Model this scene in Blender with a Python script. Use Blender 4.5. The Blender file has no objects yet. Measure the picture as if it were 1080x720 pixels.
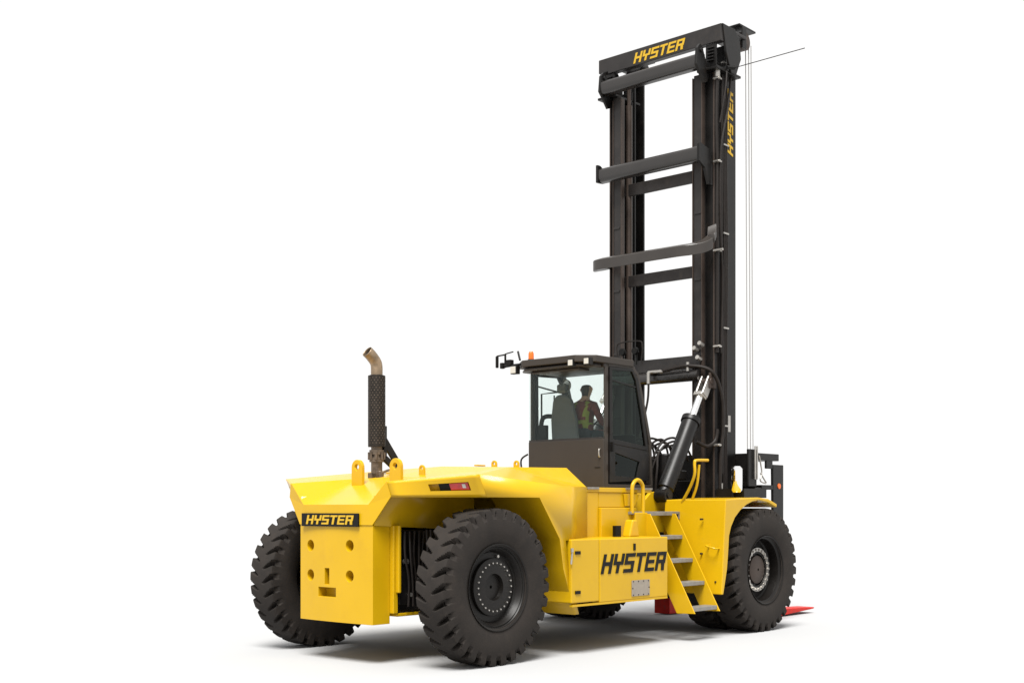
import bpy, math, random
from mathutils import Vector, Matrix
random.seed(4)
S = bpy.context.scene
COL = S.collection
PI = math.pi

# ------------------------------------------------------------------ camera
cam_d = bpy.data.cameras.new('camera'); cam = bpy.data.objects.new('camera', cam_d); COL.objects.link(cam)
cam.location = (-10.606, -11.587, 1.869)
cam.rotation_euler = (PI/2, 0, 0.734 - PI/2)
cam_d.sensor_width = 36; cam_d.lens = 43.065; cam_d.shift_y = 0.162
cam_d.clip_start = 0.1; cam_d.clip_end = 3000
S.camera = cam

# ------------------------------------------------------------------ light
W = bpy.data.worlds.new('World'); S.world = W; W.use_nodes = True
W.node_tree.nodes['Background'].inputs[0].default_value = (1, .995, .985, 1)
W.node_tree.nodes['Background'].inputs[1].default_value = 1.04
def lamp(name, az, el, strength, angle, col=(1, 1, 1)):
    d = bpy.data.lights.new(name, 'SUN'); d.energy = strength; d.angle = math.radians(angle); d.color = col
    o = bpy.data.objects.new(name, d); COL.objects.link(o)
    a, e = math.radians(az), math.radians(el)
    v = Vector((math.cos(a)*math.cos(e), math.sin(a)*math.cos(e), math.sin(e)))
    o.rotation_euler = v.to_track_quat('Z', 'Y').to_euler()
lamp('key_light', -146, 61, 7.5, 28, (1, .985, .955))
S.view_settings.view_transform = 'Standard'; S.view_settings.look = 'None'
S.view_settings.exposure = 0.0; S.view_settings.gamma = 1
S.render.engine = 'CYCLES'
S.cycles.max_bounces = 8; S.cycles.transparent_max_bounces = 24

# ------------------------------------------------------------------ materials
def mat(name, col, rough=.5, metal=0, coat=0, spec=.5, noise=0, nscale=3, bump=0, bscale=60, dirt=None, dscale=2):
    if metal < .5 and name not in ('yellow_paint', 'white_floor'): col = tuple(c*.72 for c in col); dirt = tuple(c*.72 for c in dirt[:3])+(dirt[3],) if dirt else None
    m = bpy.data.materials.new(name); m.use_nodes = True
    nt = m.node_tree; b = nt.nodes['Principled BSDF']; L = nt.links
    b.inputs['Base Color'].default_value = (*col, 1); b.inputs['Roughness'].default_value = rough
    b.inputs['Metallic'].default_value = metal; b.inputs['Coat Weight'].default_value = coat
    b.inputs['Coat Roughness'].default_value = .12; b.inputs['Specular IOR Level'].default_value = spec
    tc = nt.nodes.new('ShaderNodeTexCoord')
    if noise:
        n = nt.nodes.new('ShaderNodeTexNoise'); n.inputs['Scale'].default_value = nscale; n.inputs['Detail'].default_value = 6
        L.new(tc.outputs['Object'], n.inputs['Vector'])
        r = nt.nodes.new('ShaderNodeMapRange'); r.inputs[1].default_value = .3; r.inputs[2].default_value = .7
        r.inputs[3].default_value = 1-noise; r.inputs[4].default_value = 1+noise
        L.new(n.outputs['Fac'], r.inputs[0])
        v = nt.nodes.new('ShaderNodeVectorMath'); v.operation = 'SCALE'; v.inputs[0].default_value = col
        L.new(r.outputs[0], v.inputs['Scale']); out = v.outputs[0]
        if dirt:
            n2 = nt.nodes.new('ShaderNodeTexNoise'); n2.inputs['Scale'].default_value = dscale; n2.inputs['Detail'].default_value = 10
            n2.inputs['Roughness'].default_value = .7
            L.new(tc.outputs['Object'], n2.inputs['Vector'])
            r2 = nt.nodes.new('ShaderNodeMapRange'); r2.inputs[1].default_value = .52; r2.inputs[2].default_value = .75
            r2.inputs[3].default_value = 0; r2.inputs[4].default_value = dirt[3]
            L.new(n2.outputs['Fac'], r2.inputs[0])
            mx = nt.nodes.new('ShaderNodeMix'); mx.data_type = 'RGBA'
            L.new(r2.outputs[0], mx.inputs[0]); L.new(out, mx.inputs[6]); mx.inputs[7].default_value = (*dirt[:3], 1)
            out = mx.outputs[2]
        L.new(out, b.inputs['Base Color'])
        r3 = nt.nodes.new('ShaderNodeMapRange'); r3.inputs[3].default_value = rough*.8; r3.inputs[4].default_value = min(1, rough*1.25)
        L.new(n.outputs['Fac'], r3.inputs[0]); L.new(r3.outputs[0], b.inputs['Roughness'])
    if bump:
        n = nt.nodes.new('ShaderNodeTexNoise'); n.inputs['Scale'].default_value = bscale; n.inputs['Detail'].default_value = 4
        L.new(tc.outputs['Object'], n.inputs['Vector'])
        bp = nt.nodes.new('ShaderNodeBump'); bp.inputs['Strength'].default_value = bump; bp.inputs['Distance'].default_value = .01
        L.new(n.outputs['Fac'], bp.inputs['Height']); L.new(bp.outputs[0], b.inputs['Normal'])
    return m
YEL = mat('yellow_paint', (.475, .282, .003), .36, spec=.2, coat=.25, noise=.05, nscale=1.3, bump=.05, bscale=5, dirt=(.34, .18, .012, .25), dscale=3)
BLK = mat('black_paint', (.008, .0072, .0068), .38, spec=.25, noise=.25, nscale=4, bump=.05, bscale=30, dirt=(.028, .02, .015, .5), dscale=5)
GRY = mat('worn_dark_paint', (.022, .019, .018), .38, spec=.35, noise=.2, nscale=5, dirt=(.05, .04, .033, .5), dscale=8)
BRN = mat('scuffed_steel', (.075, .055, .045), .42, metal=.3, spec=.3, noise=.12, nscale=6)
PANEL = mat('dark_panel', (.042, .034, .028), .5, spec=.3, noise=.06, nscale=3)
TYRE = mat('tyre_rubber', (.026, .0215, .0185), .8, spec=.2, noise=.2, nscale=5, bump=.25, bscale=50, dirt=(.045, .035, .028, .6), dscale=6)
RIM = mat('rim_paint', (.008, .0065, .0055), .42, spec=.25, noise=.2, nscale=6, dirt=(.02, .016, .012, .4))
STEEL = mat('bright_steel', (.42, .40, .37), .35, metal=.85, noise=.1, nscale=10)
SATIN = mat('satin_black_paint', (.022, .019, .0175), .26, spec=.6, noise=.08, nscale=5)
BAR = mat('weathered_bar_paint', (.036, .030, .026), .33, spec=.5, noise=.1, nscale=4)
PIPE = mat('dull_exhaust_pipe', (.13, .10, .075), .4, metal=.7, noise=.35, nscale=14)
GALV = mat('galvanised_tread', (.30, .285, .26), .5, metal=.4, noise=.15, nscale=14, bump=.5, bscale=90)
CHROME = mat('chrome_rod', (.85, .85, .84), .12, metal=1)
MUF = mat('muffler_guard', (.016, .012, .009), .5, spec=.25, noise=.4, nscale=12)
RUST = mat('heat_stained_pipe', (.26, .19, .125), .38, metal=.7, noise=.35, nscale=9)
INK = mat('black_lettering', (.004, .0035, .003), .5, spec=.2)
YINK = mat('yellow_lettering', (.66, .40, .008), .5)
HOSE = mat('rubber_hose', (.014, .010, .008), .5, spec=.25, noise=.2, nscale=10)
RED = mat('red_paint', (.62, .02, .011), .5, spec=.2, noise=.15, nscale=6, dirt=(.12, .09, .08, .6), dscale=9)
REDL = mat('red_lens', (.55, .01, .008), .15, coat=.6, noise=.2, nscale=12)
WHT = mat('white_lens', (.62, .60, .55), .2)
ORG = mat('amber_lens', (.9, .16, .01), .25)
PLATE = mat('grey_data_plate', (.36, .31, .25), .5, metal=.2, noise=.08, nscale=20)
SEAT = mat('seat_fabric', (.10, .10, .095), .9, noise=.15, nscale=20)
SKIN = mat('skin', (.50, .30, .20), .55)
CLOTH = mat('dark_red_shirt', (.16, .028, .022), .85, noise=.15, nscale=15)
VEST = mat('hi_vis_vest', (.26, .30, .03), .75)
TROU = mat('dark_trousers', (.04, .045, .06), .85)
HAIR = mat('hair', (.03, .02, .014), .7)
MIR = mat('mirror_face', (.9, .9, .9), .04, metal=1)
CHAIN = mat('oiled_chain', (.16, .13, .10), .4, metal=.7, noise=.4, nscale=40)
CABLE = mat('pale_cable', (.38, .37, .36), .45)
GROUND = mat('white_floor', (.345, .347, .351), .8, spec=0)
def glass(name, tint, refl):
    m = bpy.data.materials.new(name); m.use_nodes = True; nt = m.node_tree; nt.nodes.clear()
    o = nt.nodes.new('ShaderNodeOutputMaterial'); t = nt.nodes.new('ShaderNodeBsdfTransparent'); t.inputs[0].default_value = (*tint, 1)
    g = nt.nodes.new('ShaderNodeBsdfGlossy'); g.inputs['Roughness'].default_value = .03; g.inputs[0].default_value = (.9, 1, .97, 1)
    lw = nt.nodes.new('ShaderNodeLayerWeight'); lw.inputs[0].default_value = .5
    pw = nt.nodes.new('ShaderNodeMath'); pw.operation = 'POWER'; pw.inputs[1].default_value = 4
    mm = nt.nodes.new('ShaderNodeMath'); mm.operation = 'MULTIPLY_ADD'; mm.inputs[1].default_value = refl; mm.inputs[2].default_value = .035*refl
    mx = nt.nodes.new('ShaderNodeMixShader')
    nt.links.new(lw.outputs['Facing'], pw.inputs[0]); nt.links.new(pw.outputs[0], mm.inputs[0]); nt.links.new(mm.outputs[0], mx.inputs[0])
    nt.links.new(t.outputs[0], mx.inputs[1]); nt.links.new(g.outputs[0], mx.inputs[2]); nt.links.new(mx.outputs[0], o.inputs[0])
    return m
GLASS = glass('cab_glass', (.93, .965, .955), .45)
DGLASS = glass('green_door_glass', (.17, .25, .21), .5)

# ------------------------------------------------------------------ mesh helpers
class MB:
    def __init__(s): s.v = []; s.f = []; s.mi = []; s.cur = 0
    def add(s, vs, fs):
        o = len(s.v); s.v += [tuple(p) for p in vs]
        for f in fs: s.f.append(tuple(i+o for i in f)); s.mi.append(s.cur)
        return s
    def box(s, x0, x1, y0, y1, z0, z1):
        return s.add([(x, y, z) for x in (x0, x1) for y in (y0, y1) for z in (z0, z1)],
                     [(0, 1, 3, 2), (4, 6, 7, 5), (0, 4, 5, 1), (2, 3, 7, 6), (0, 2, 6, 4), (1, 5, 7, 3)])
    def prism(s, pts, ax, a, b):
        """pts: 2D polygon; ax: extrusion axis; other two coordinates in xyz order"""
        def m(p, t): return {'x': (t, p[0], p[1]), 'y': (p[0], t, p[1]), 'z': (p[0], p[1], t)}[ax]
        n = len(pts)
        return s.add([m(p, a) for p in pts]+[m(p, b) for p in pts],
                     [tuple(range(n)), tuple(range(2*n-1, n-1, -1))]+[(i, n+i, n+(i+1) % n, (i+1) % n) for i in range(n)])
    def bar(s, p, q, w, h, up=(0, 0, 1)):
        p, q = Vector(p), Vector(q); d = (q-p).normalized(); u = Vector(up); r = d.cross(u)
        if r.length < 1e-3: r = d.cross(Vector((1, 0, 0)))
        r.normalize(); u = r.cross(d)
        vs = [c+r*a*w/2+u*b*h/2 for c in (p, q) for a, b in ((-1, -1), (1, -1), (1, 1), (-1, 1))]
        return s.add(vs, [(3, 2, 1, 0), (4, 5, 6, 7), (0, 1, 5, 4), (1, 2, 6, 5), (2, 3, 7, 6), (3, 0, 4, 7)])
    def tube(s, pts, r, n=12, caps=True):
        pts = [Vector(p) for p in pts]; rs = r if isinstance(r, (list, tuple)) else [r]*len(pts)
        o = len(s.v); prev = None
        for i, p in enumerate(pts):
            d = (pts[min(i+1, len(pts)-1)]-pts[max(i-1, 0)]).normalized()
            if prev is None:
                a = d.cross(Vector((0, 0, 1)));
                if a.length < 1e-3: a = d.cross(Vector((1, 0, 0)))
            else: a = prev-d*prev.dot(d)
            a.normalize(); prev = a; b = d.cross(a)
            for k in range(n):
                t = 2*PI*k/n; s.v.append(tuple(p+(a*math.cos(t)+b*math.sin(t))*rs[i]))
        for i in range(len(pts)-1):
            for k in range(n):
                k2 = (k+1) % n
                s.f.append((o+i*n+k, o+i*n+k2, o+(i+1)*n+k2, o+(i+1)*n+k)); s.mi.append(s.cur)
        if caps:
            s.f.append(tuple(o+k for k in range(n-1, -1, -1))); s.mi.append(s.cur)
            s.f.append(tuple(o+(len(pts)-1)*n+k for k in range(n))); s.mi.append(s.cur)
        return s
    def lathe_y(s, prof, n=48, c=(0, 0, 0), closed=False):
        """prof: list of (r, y) revolved about the y axis"""
        o = len(s.v); m = len(prof)
        for k in range(n):
            t = 2*PI*k/n
            for r, y in prof: s.v.append((c[0]+r*math.cos(t), c[1]+y, c[2]+r*math.sin(t)))
        for k in range(n):
            k2 = (k+1) % n
            for i in range(m-1 if not closed else m):
                j = (i+1) % m
                s.f.append((o+k*m+i, o+k*m+j, o+k2*m+j, o+k2*m+i)); s.mi.append(s.cur)
        return s
    def quad(s, *p): return s.add(p, [tuple(range(len(p)))])
    def mirror(s):
        """append a copy mirrored in y"""
        n = len(s.v); fs = list(s.f); ms = list(s.mi)
        s.v += [(x, -y, z) for x, y, z in s.v]
        for f, m in zip(fs, ms): s.f.append(tuple(i+n for i in reversed(f))); s.mi.append(m)
        return s
    def build(s, name, m, parent=None, smooth=False, bevel=0, solid=0, off=-1, loc=None, recalc=True, split=False):
        if split:                        # one object per separate piece
            par = list(range(len(s.v)))
            def find(i):
                while par[i] != i: par[i] = par[par[i]]; i = par[i]
                return i
            for f_ in s.f:
                for i in f_[1:]: par[find(i)] = find(f_[0])
            grp = {}
            for f_, mi in zip(s.f, s.mi): grp.setdefault(find(f_[0]), []).append((f_, mi))
            last = None
            for fs_ in grp.values():
                q = MB(); mp = {}
                for f_, mi in fs_:
                    for i in f_:
                        if i not in mp: mp[i] = len(q.v); q.v.append(s.v[i])
                    q.f.append(tuple(mp[i] for i in f_)); q.mi.append(mi)
                last = q.build(name, m, parent, smooth, bevel, solid, off, loc, recalc)
            return last
        me = bpy.data.meshes.new(name); me.from_pydata(s.v, [], s.f)
        ms = m if isinstance(m, (list, tuple)) else [m]
        for q in ms: me.materials.append(q)
        me.polygons.foreach_set('material_index', s.mi)
        if recalc:
            import bmesh
            b = bmesh.new(); b.from_mesh(me)
            if solid: bmesh.ops.remove_doubles(b, verts=b.verts, dist=.003)
            bmesh.ops.recalc_face_normals(b, faces=b.faces); b.to_mesh(me); b.free()
        if smooth:
            me.polygons.foreach_set('use_smooth', [True]*len(me.polygons))
            me.set_sharp_from_angle(angle=math.radians(35))
        o = bpy.data.objects.new(name, me); COL.objects.link(o)
        if parent: o.parent = parent
        if loc: o.location = loc
        if solid:
            q = o.modifiers.new('thickness', 'SOLIDIFY'); q.thickness = solid; q.offset = off
            if name == 'rear_fender': q.solidify_mode = 'NON_MANIFOLD'
        if bevel:
            q = o.modifiers.new('bevel', 'BEVEL'); q.width = bevel; q.segments = 2; q.limit_method = 'ANGLE'; q.angle_limit = math.radians(30)
            q.harden_normals = False
        return o
def arc(cx, cz, r, a0, a1, n):
    return [(cx+r*math.cos(math.radians(a0+(a1-a0)*i/n)), cz+r*math.sin(math.radians(a0+(a1-a0)*i/n))) for i in range(n+1)]
def smooth_path(pts, n=6):
    P = [Vector(p) for p in pts]; out = []
    for i in range(len(P)-1):
        p0 = P[max(i-1, 0)]; p1 = P[i]; p2 = P[i+1]; p3 = P[min(i+2, len(P)-1)]
        for k in range(n):
            t = k/n
            out.append(.5*((2*p1)+(p2-p0)*t+(2*p0-5*p1+4*p2-p3)*t*t+(3*p1-p0-3*p2+p3)*t**3))
    out.append(P[-1]); return out
def cutout(o, cutter):
    q = o.modifiers.new('cut', 'BOOLEAN'); q.object = cutter; q.operation = 'DIFFERENCE'; q.solver = 'EXACT'
def bake(o):
    """apply the modifiers of o"""
    dg = bpy.context.evaluated_depsgraph_get(); me = bpy.data.meshes.new_from_object(o.evaluated_get(dg))
    o.modifiers.clear(); o.data = me

# ------------------------------------------------------------------ lettering (polygon strokes)
GL = {
 'H': [[(0, 0), (.27, 0), (.27, 1), (0, 1)], [(.27, .40), (.73, .40), (.73, .60), (.27, .60)], [(.73, 0), (1, 0), (1, 1), (.73, 1)]],
 'Y': [[(0, .42), (.27, .42), (.27, 1), (0, 1)], [(.27, .42), (.73, .42), (.73, .60), (.27, .60)], [(.73, .42), (1, .42), (1, 1), (.73, 1)], [(.36, 0), (.64, 0), (.64, .42), (.36, .42)]],
 'S': [[(0, 0), (1, 0), (1, .19), (0, .19)], [(.73, .19), (1, .19), (1, .41), (.73, .41)], [(0, .41), (1, .41), (1, .60), (0, .60)], [(0, .60), (.27, .60), (.27, .81), (0, .81)], [(0, .81), (1, .81), (1, 1), (0, 1)]],
 'T': [[(0, .81), (1, .81), (1, 1), (0, 1)], [(.36, 0), (.64, 0), (.64, .81), (.36, .81)]],
 'E': [[(0, 0), (.27, 0), (.27, 1), (0, 1)], [(.27, 0), (1, 0), (1, .19), (.27, .19)], [(.27, .41), (.9, .41), (.9, .60), (.27, .60)], [(.27, .81), (1, .81), (1, 1), (.27, 1)]],
 'R': [[(0, 0), (.27, 0), (.27, 1), (0, 1)], [(.27, .81), (1, .81), (1, 1), (.27, 1)], [(.73, .58), (1, .58), (1, .81), (.73, .81)], [(.27, .39), (1, .39), (1, .58), (.27, .58)], [(.70, 0), (1, 0), (.92, .39), (.60, .39)]],
}
def lettering(word, org, right, up, width, height, mt, parent, name, gap=.13, shear=.16, depth=.006):
    org, right, up = Vector(org), Vector(right).normalized(), Vector(up).normalized(); nrm = right.cross(up)
    n = len(word); w = width/(n+(n-1)*gap+shear*height/width*n); m = MB()
    for i, ch in enumerate(word):
        for poly in GL[ch]:
            P = [org+right*(w*(i*(1+gap)+p[0])+shear*p[1]*height)+up*p[1]*height for p in poly]
            k = len(P)
            m.add(P+[q+nrm*depth for q in P], [tuple(range(k-1, -1, -1)), tuple(range(k, 2*k))]+[(a, (a+1) % k, k+(a+1) % k, k+a) for a in range(k)])
    return m.build(name, mt, parent)

# ------------------------------------------------------------------ floor
f = MB(); f.quad((-600, -600, 0), (600, -600, 0), (600, 600, 0), (-600, 600, 0))
floor = f.build('floor', GROUND); floor['kind'] = 'structure'

# ------------------------------------------------------------------ the truck
T = bpy.data.objects.new('container_handler_truck', None); COL.objects.link(T)
T['label'] = 'big yellow container handling lift truck with tall black mast and dark cab'
T['category'] = 'lift truck'

# --- counterweight: thick plate with cut-outs, ramp, valley walls
A = (-.94, .90, 2.17); Ab = (-.92, .95, 2.0); Lp = (-.97, .61, 1.90); Mp = (-.97, .68, 1.66)
G_ = (-.05, .62, 2.24); K = (-.42, .68, 1.66)
def neg(p): return (p[0], -p[1], p[2])
m = MB()
nb = 10
outline = []
for i in range(nb+1):           # bowed rear face in plan
    y = .68-1.36*i/nb; outline.append((-.97-.03*(1-(y/.68)**2), y))
outline += [(-.70, -.68), (-.70, .68)]
m.prism(outline, 'z', .48, 1.66)
cw = m.build('counterweight', YEL, T)
cut = MB()
for y, z in ((.46, 1.40), (-.29, 1.41), (.46, 1.035), (-.29, 1.045)):
    cut.tube([(-1.1, y, z), (-.88, y, z)], .070, 24)
cut.box(-1.1, -.86, .085, .175, .93, 1.13)
cut.box(-1.1, -.86, -.04, .30, .78, .895)
c = cut.build('cutter', YEL)
cutout(cw, c); bake(cw); bpy.data.objects.remove(c)
q = cw.modifiers.new('bevel', 'BEVEL'); q.width = .018; q.segments = 2; q.limit_method = 'ANGLE'; q.angle_limit = math.radians(40)
# tow pin seen in the lower slot
MB().tube([(-.93, -.01, .80), (-.93, -.01, .875)], .03, 12).build('tow_pin', STEEL, cw, smooth=True)
# upper face, lip, ramp
m = MB()
seg = [(-.97-.03*(1-(y/.68)**2), y) for y in [.68-1.36*i/nb for i in range(nb+1)]]
for i in range(nb):
    (xa, ya), (xb, yb) = seg[i], seg[i+1]; k = .61/.68
    m.quad((xa, ya, 1.661), (xb, yb, 1.661), (xb+.002, yb*k, 1.90), (xa+.002, ya*k, 1.90))
    ta, tb = (xa+.002, ya*k, 1.90), (xb+.002, yb*k, 1.90)
    m.quad(ta, tb, (G_[0], yb*k, 2.24), (G_[0], ya*k, 2.24))
for sg in (1, -1):
    f_ = (lambda p: p) if sg > 0 else neg
    m.quad(f_(Lp), f_((-.97, .68, 1.661)), f_(Ab), f_(A))
    m.quad(f_(Lp), f_(A), f_(G_))
top = m.build('counterweight_ramp', YEL, T, solid=.02, off=0)
top.data.validate()
# sign on rear face
sg_ = MB(); sg_.box(-1.022, -1.0, -.475, .595, 1.64, 1.80)
badge = sg_.build('rear_badge', INK, T, bevel=.004)
lettering('HYSTER', (-1.0225, .50, 1.665), (0, -1, 0), (0, 0, 1), .90, .112, YINK, badge, 'lettering', shear=.28)

# --- lifting eyes
def eye(x, y, z, w, h, t, name='lifting_eye'):
    m = MB(); n = 14; r = w/2
    outer = [(-r, -.06)]+[(r*math.cos(a), h-r+r*math.sin(a)) for a in [PI-PI*i/n for i in range(n+1)]]+[(r, -.06)]
    hr = r*.42; k = len(outer)
    inner = []
    for p in outer:
        d = Vector((p[0], p[1]-(h-r))).normalized(); inner.append((d.x*hr, h-r+d.y*hr))
    vs = [(s_*t/2, p[0], p[1]) for s_ in (-1, 1) for p in outer+inner]
    fs = []
    for i in range(k):
        j = (i+1) % k
        fs += [(i, j, k+j, k+i), (2*k+i, 3*k+i, 3*k+j, 2*k+j), (i, 2*k+i, 2*k+j, j), (k+i, k+j, 3*k+j, 3*k+i)]
    m.add(vs, fs)
    return m.build(name, YEL, T, bevel=.006, loc=(x, y, z))
eye(-.30, .36, 2.12, .20, .36, .05); eye(-.30, -.36, 2.12, .20, .36, .05)
for x, y, z in ((.15, -.35, 2.28), (2.0, .12, 2.40), (2.2, -.12, 2.40)): eye(x, y, z, .10, .13, .025)

# --- engine cover (hood)
A_, B, C_, F_, E_, D_ = (-.94, .90, 2.17), (-.33, 1.80, 2.255), (1.35, 1.80, 2.13), (2.42, 1.20, 2.145), (2.3, .95, 2.41), (.84, 1.20, 2.38)
m = MB()
m.quad(A_, B, D_); m.quad(A_, D_, G_); m.quad(B, C_, D_); m.quad(C_, F_, E_, D_)
m.mirror()
m.quad(G_, D_, (.84, 0, 2.415), (-.05, 0, 2.26)); m.quad(neg(G_), (-.05, 0, 2.26), (.84, 0, 2.415), neg(D_))
m.quad(D_, E_, (2.3, 0, 2.44), (.84, 0, 2.415)); m.quad(neg(D_), (.84, 0, 2.415), (2.3, 0, 2.44), neg(E_))
m.quad(E_, F_, neg(F_), neg(E_), (2.3, 0, 2.44))
hood = m.build('engine_cover', YEL, T, solid=.02, off=-1, bevel=.02)
# panel details on the cover
m = MB()
for x, y, s_ in ((1.0, -.55, .08), (.3, .4, .06)):
    zt = 2.24+.16*min(1, max(0, (x+.05)/.89))+.008
    m.box(x-s_, x+s_, y-.03, y+.03, zt, zt+.02)
m.build('cover_latch', YEL, hood, bevel=.006, split=True)

# --- rear fenders (one per side)
def hole_quad(m, P, u0, u1, v0, v1, nrm, depth):
    """P: four corners (00,10,11,01); leaves a recess"""
    P = [Vector(p) for p in P]
    def at(u, v): return (P[0]*(1-u)+P[1]*u)*(1-v)+(P[3]*(1-u)+P[2]*u)*v
    us = [u0*k/5 for k in range(5)]+[u0, u1, (u1+1)/2, 1]; vs = [0, v0/2, v0, v1, (1+v1)/2, 1]
    for i in range(len(us)-1):
        for j in range(len(vs)-1):
            if us[i] == u0 and vs[j] == v0: continue
            m.quad(at(us[i], vs[j]), at(us[i+1], vs[j]), at(us[i+1], vs[j+1]), at(us[i], vs[j+1]))
    c4 = [at(u0, v0), at(u1, v0), at(u1, v1), at(u0, v1)]; n = Vector(nrm)*depth; d4 = [p-n for p in c4]
    for i in range(4): m.quad(c4[i], c4[(i+1) % 4], d4[(i+1) % 4], d4[i])
    m.quad(*d4); return c4, d4
arch = [(-.20, 2.0), (.74, 2.0), (1.13, 1.48), (1.20, 1.10), (1.42, .52)]
outer = [(-.33, 2.255), (1.35, 2.13), (1.35, 1.46), (1.24, 1.455), (1.30, 1.10), (1.50, .52)]
nfl = Vector((-.9, -.61, 0)).normalized(); 
def rear_fender(sy):
    m = MB()
    c4, d4 = hole_quad(m, [(-.92, -.95, 2.0), (-.20, -1.80, 2.0), (-.33, -1.80, 2.255), (-.94, -.90, 2.17)], .42, .87, .25, .72, nfl, .10)
    # side panel
    def s3(p): return (p[0], -1.80, p[1])
    o_, a_ = outer, arch
    m.quad(s3(a_[0]), s3(a_[1]), s3(o_[1]), s3(o_[0]))
    m.quad(s3(a_[1]), s3(a_[2]), s3(o_[3]), s3(o_[2]), s3(o_[1]))
    m.quad(s3(a_[2]), s3(a_[3]), s3(o_[4]), s3(o_[3]))
    m.quad(s3(a_[3]), s3(a_[4]), s3(o_[5]), s3(o_[4]))
    # liner
    a2 = [(p[0], -1.0, p[1]) for p in arch]
    for i in range(len(arch)-1): m.quad(s3(arch[i]), s3(arch[i+1]), a2[i+1], a2[i])
    m.quad((-.92, -.95, 2.0), (-.20, -1.80, 2.0), (-.20, -1.0, 2.0), (-.20, -.69, 2.0), (-.955, -.69, 2.0))
    m.quad((-.955, -.69, 2.0), (-.20, -.69, 2.0), (-.20, -.69, 1.62), (-.955, -.69, 1.655))
    m.quad((-.20, -.69, 2.0), (.74, -.69, 2.0), (.74, -.69, 1.58), (-.20, -.69, 1.62))
    m.quad((-.20, -1.0, 2.0), (.74, -1.0, 2.0), (.74, -.69, 2.0), (-.20, -.69, 2.0))
    # turning panel to the deck
    m.quad((1.35, -1.80, 1.46), (2.42, -1.20, 1.46), (2.42, -1.20, 2.145), (1.35, -1.80, 2.13))
    if sy > 0:
        m.v = [(x, -y, z) for x, y, z in m.v]; c4 = [Vector((p.x, -p.y, p.z)) for p in c4]; d4 = [Vector((p.x, -p.y, p.z)) for p in d4]
    fe = m.build('rear_fender', YEL, T, solid=.018, off=0, smooth=True)
    # tail light
    l = MB(); dn = (c4[0]-d4[0])
    def at(u, v, w): return (d4[0]*(1-u)+d4[1]*u)*(1-v)+(d4[3]*(1-u)+d4[2]*u)*v+dn*w
    def blk(u0, u1, v0, v1, w0, w1):
        vs = [at(u, v, w) for u in (u0, u1) for v in (v0, v1) for w in (w0, w1)]
        l.add(vs, [(0, 1, 3, 2), (4, 6, 7, 5), (0, 4, 5, 1), (2, 3, 7, 6), (0, 2, 6, 4), (1, 5, 7, 3)])
    blk(.24, .99, .05, .95, .15, .55); h = l.build('tail_light', INK, T, bevel=.004)
    l = MB(); blk(.50, .96, .12, .90, .56, .80); l.build('red_lens', REDL, h, bevel=.008)
    l = MB(); blk(.80, .88, .34, .74, .81, .86); l.build('lens_glint', WHT, h)  # white block stands in for a bright reflection on the red lens
    return fe
rear_fender(-1); rear_fender(1)

# --- deck under the cab, side walls
m = MB()
m.box(2.40, 3.93, -1.20, 1.20, 2.08, 2.145); deck = m.build('cab_deck', YEL, T, bevel=.006)
m = MB(); m.box(2.43, 2.68, -1.215, -1.2, 2.12, 2.15); m.box(3.30, 3.93, -1.215, -1.2, 2.125, 2.15); m.build('deck_edge_strip', GALV, deck, split=True)
m = MB()
m.box(2.41, 2.69, -1.19, 1.19, 1.45, 2.08); m.box(2.70, 3.60, -1.185, 1.185, 1.87, 2.08)
m.box(2.70, 3.45, -1.23, 1.23, 1.45, 1.868)
m.tube([(3.45, -.98, 1.45), (3.45, -.98, 1.868)], .245, 24)
m.box(3.60, 4.2, -.85, .85, 1.45, 2.08)
m.build('body_side', YEL, T, bevel=.01)
m = MB(); m.prism([(3.25, 2.06), (3.62, 2.06), (3.50, 1.89), (3.28, 1.89)], 'y', -1.215, -1.195)
m.build('bracket', YEL, T, bevel=.004)
m = MB()
m.prism([(3.95, 1.75), (4.45, 2.10), (4.75, 2.12), (4.95, 2.0), (5.3, 1.9), (5.3, 1.2), (3.95, 1.2)], 'y', -.82, -.76)
m.build('tilt_cylinder_bracket', YEL, T, bevel=.01)
m = MB(); m.prism([(3.95, 1.75), (4.45, 2.10), (4.75, 2.12), (4.95, 2.0), (5.3, 1.9), (5.3, 1.2), (3.95, 1.2)], 'y', .76, .82)
m.build('tilt_cylinder_bracket', YEL, T, bevel=.01)

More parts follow.
